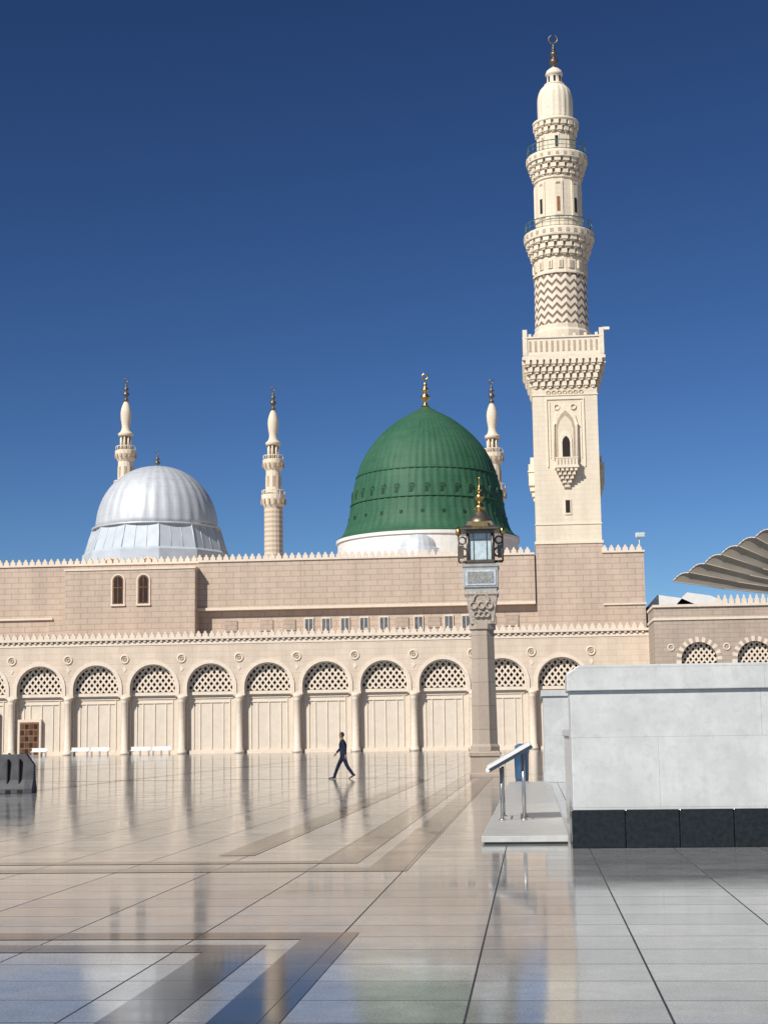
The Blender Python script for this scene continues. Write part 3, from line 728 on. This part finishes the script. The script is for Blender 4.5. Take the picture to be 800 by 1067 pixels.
def ell(c0,rx,ry,rz,k,n=16,mm=20):
    b0=len(h.v); mi=h.mi(k)
    for i in range(n+1):
        t=-PI/2+PI*i/n
        for j in range(mm):
            a=2*PI*j/mm; x=rx*math.cos(t)*math.cos(a); y=ry*math.cos(t)*math.sin(a); z=rz*math.sin(t)
            if z<0: x*= (1-.18*(-z/rz)); y*=(1-.28*(-z/rz))
            h.v.append((c0[0]+x,c0[1]+y,c0[2]+z))
    for i in range(n):
        for j in range(mm):
            j2=(j+1)%mm; h.f.append((b0+i*mm+j,b0+i*mm+j2,b0+(i+1)*mm+j2,b0+(i+1)*mm+j)); h.m.append(mi); h.sm.append(True)
ell((-.06,0,1.65),.095,.075,.118,'skin')
ell((-.045,0,1.675),.098,.082,.108,'hair')
ell((-.153,0,1.637),.014,.011,.022,'skin',8,8)
ell((-.134,0,1.59),.014,.024,.007,'skin',6,8)
for s in (-1,1):
    ell((-.143,s*.03,1.657),.008,.011,.006,'hair',6,8); ell((-.055,s*.076,1.645),.02,.012,.03,'skin',8,8)
h.obj("head",man)
def hand(name,w,dirv,side):
    W=Vector(w); D=Vector(dirv).normalized()
    F=Vector((-1,0,0)); F=(F-D*F.dot(D)).normalized()
    skin(name+"_palm",[tuple(W-D*.06),tuple(W+D*.04),tuple(W+D*.085)],[(0,1),(1,2)],[.028,(.028,.036),(.022,.038)],'skin',0,1)
    for i,ln in enumerate((.075,.085,.08,.063)):
        base=W+D*.055+F*(.027-.018*i); k1=base+D*(ln*.5+.02)+Vector((0,side*-.008,0)); k2=base+D*(ln*.9+.02)+Vector((0,side*-.025,0))
        skin(name+"_finger_%d"%(i+1),[tuple(base),tuple(k1),tuple(k2)],[(0,1),(1,2)],[.0095,.009,.0075],'skin',0,1)
    base=W+D*.02+F*.02
    skin(name+"_thumb",[tuple(base),tuple(base+F*.025+D*.03),tuple(base+F*.03+D*.055)],[(0,1),(1,2)],[.012,.010,.008],'skin',0,1)
hand("near_hand",(.122,-.225,.89),(.05,0,-1),-1); hand("far_hand",(-.30,.22,.965),(-.5,0,-.7),1)
s=MB()
def shoe(ax,az,tx,tz,y):
    hx=ax+.06*(1 if tx<ax else -1)
    P=[((hx),az-.06,.036,.08),((ax),az-.07,.042,.11),((ax+tx)/2,(az+tz)/2-.05,.048,.075),(tx,tz-.03,.045,.05),(tx-.05,tz-.03,.02,.03)]
    b0=len(s.v); mi=s.mi('shoe'); n=10
    for (x,z,w,hh) in P:
        for j in range(n):
            a=2*PI*j/n; s.v.append((x,y+w*math.cos(a),z+max(0,hh*.5*(1+math.sin(a)))))
    for i in range(len(P)-1):
        for j in range(n):
            j2=(j+1)%n; s.f.append((b0+i*n+j,b0+i*n+j2,b0+(i+1)*n+j2,b0+(i+1)*n+j)); s.m.append(mi); s.sm.append(True)
    s.f.append(tuple(b0+j for j in range(n))); s.f.append(tuple(b0+(len(P)-1)*n+j for j in range(n))); s.m+=[mi]*2; s.sm+=[False]*2
shoe(-.36,.075,-.55,.035,.10); shoe(.40,.16,.26,.035,-.10)
s.obj("shoes",man)
# ------------------------------------------------------------------ light
az=Vector((-.56,-.83,0)).normalized(); el=math.radians(40)
sd=Vector((az.x*math.cos(el),az.y*math.cos(el),math.sin(el)))
L=bpy.data.lights.new("sun",'SUN'); L.energy=5.0; L.angle=math.radians(.53); L.color=(1,.955,.88)
lo=bpy.data.objects.new("sun",L); sc.collection.objects.link(lo); lo.rotation_euler=(sd).to_track_quat('Z','Y').to_euler(); lo.location=(-40,-40,80)
w=bpy.data.worlds.new("World"); sc.world=w; w.use_nodes=True; nt=w.node_tree
bg=nt.nodes["Background"]; sky=nt.nodes.new("ShaderNodeTexSky"); sky.sky_type='NISHITA'; sky.sun_disc=False
sky.sun_elevation=el; sky.sun_rotation=math.atan2(sd.x,sd.y); sky.air_density=1.0; sky.dust_density=.0; sky.ozone_density=5.0; sky.altitude=1500
hs=nt.nodes.new("ShaderNodeVectorMath"); hs.operation='SCALE'; hs.inputs[3].default_value=.092
nt.links.new(sky.outputs[0],hs.inputs[0])
gm=nt.nodes.new("ShaderNodeGamma"); gm.inputs[1].default_value=1.52; nt.links.new(hs.outputs[0],gm.inputs[0])
sc2=nt.nodes.new("ShaderNodeVectorMath"); sc2.operation='SCALE'; sc2.inputs[3].default_value=10; nt.links.new(gm.outputs[0],sc2.inputs[0])
nt.links.new(sc2.outputs[0],bg.inputs[0]); bg.inputs[1].default_value=.1
# ------------------------------------------------------------------ camera
cd=bpy.data.cameras.new("camera"); cam=bpy.data.objects.new("camera",cd); sc.collection.objects.link(cam); sc.camera=cam
cd.sensor_fit='VERTICAL'; cd.sensor_height=36; cd.sensor_width=27; cd.lens=1658/1067*36; cd.clip_end=6000; cd.clip_start=.1
t=math.atan(233.5/1658)
Mx=Matrix.Rotation(math.radians(5.2),4,'Z')@Matrix.Rotation(PI/2+t,4,'X')@Matrix.Rotation(-.014,4,'Z')
Mx.translation=Vector((0,0,1.6)); cam.matrix_world=Mx
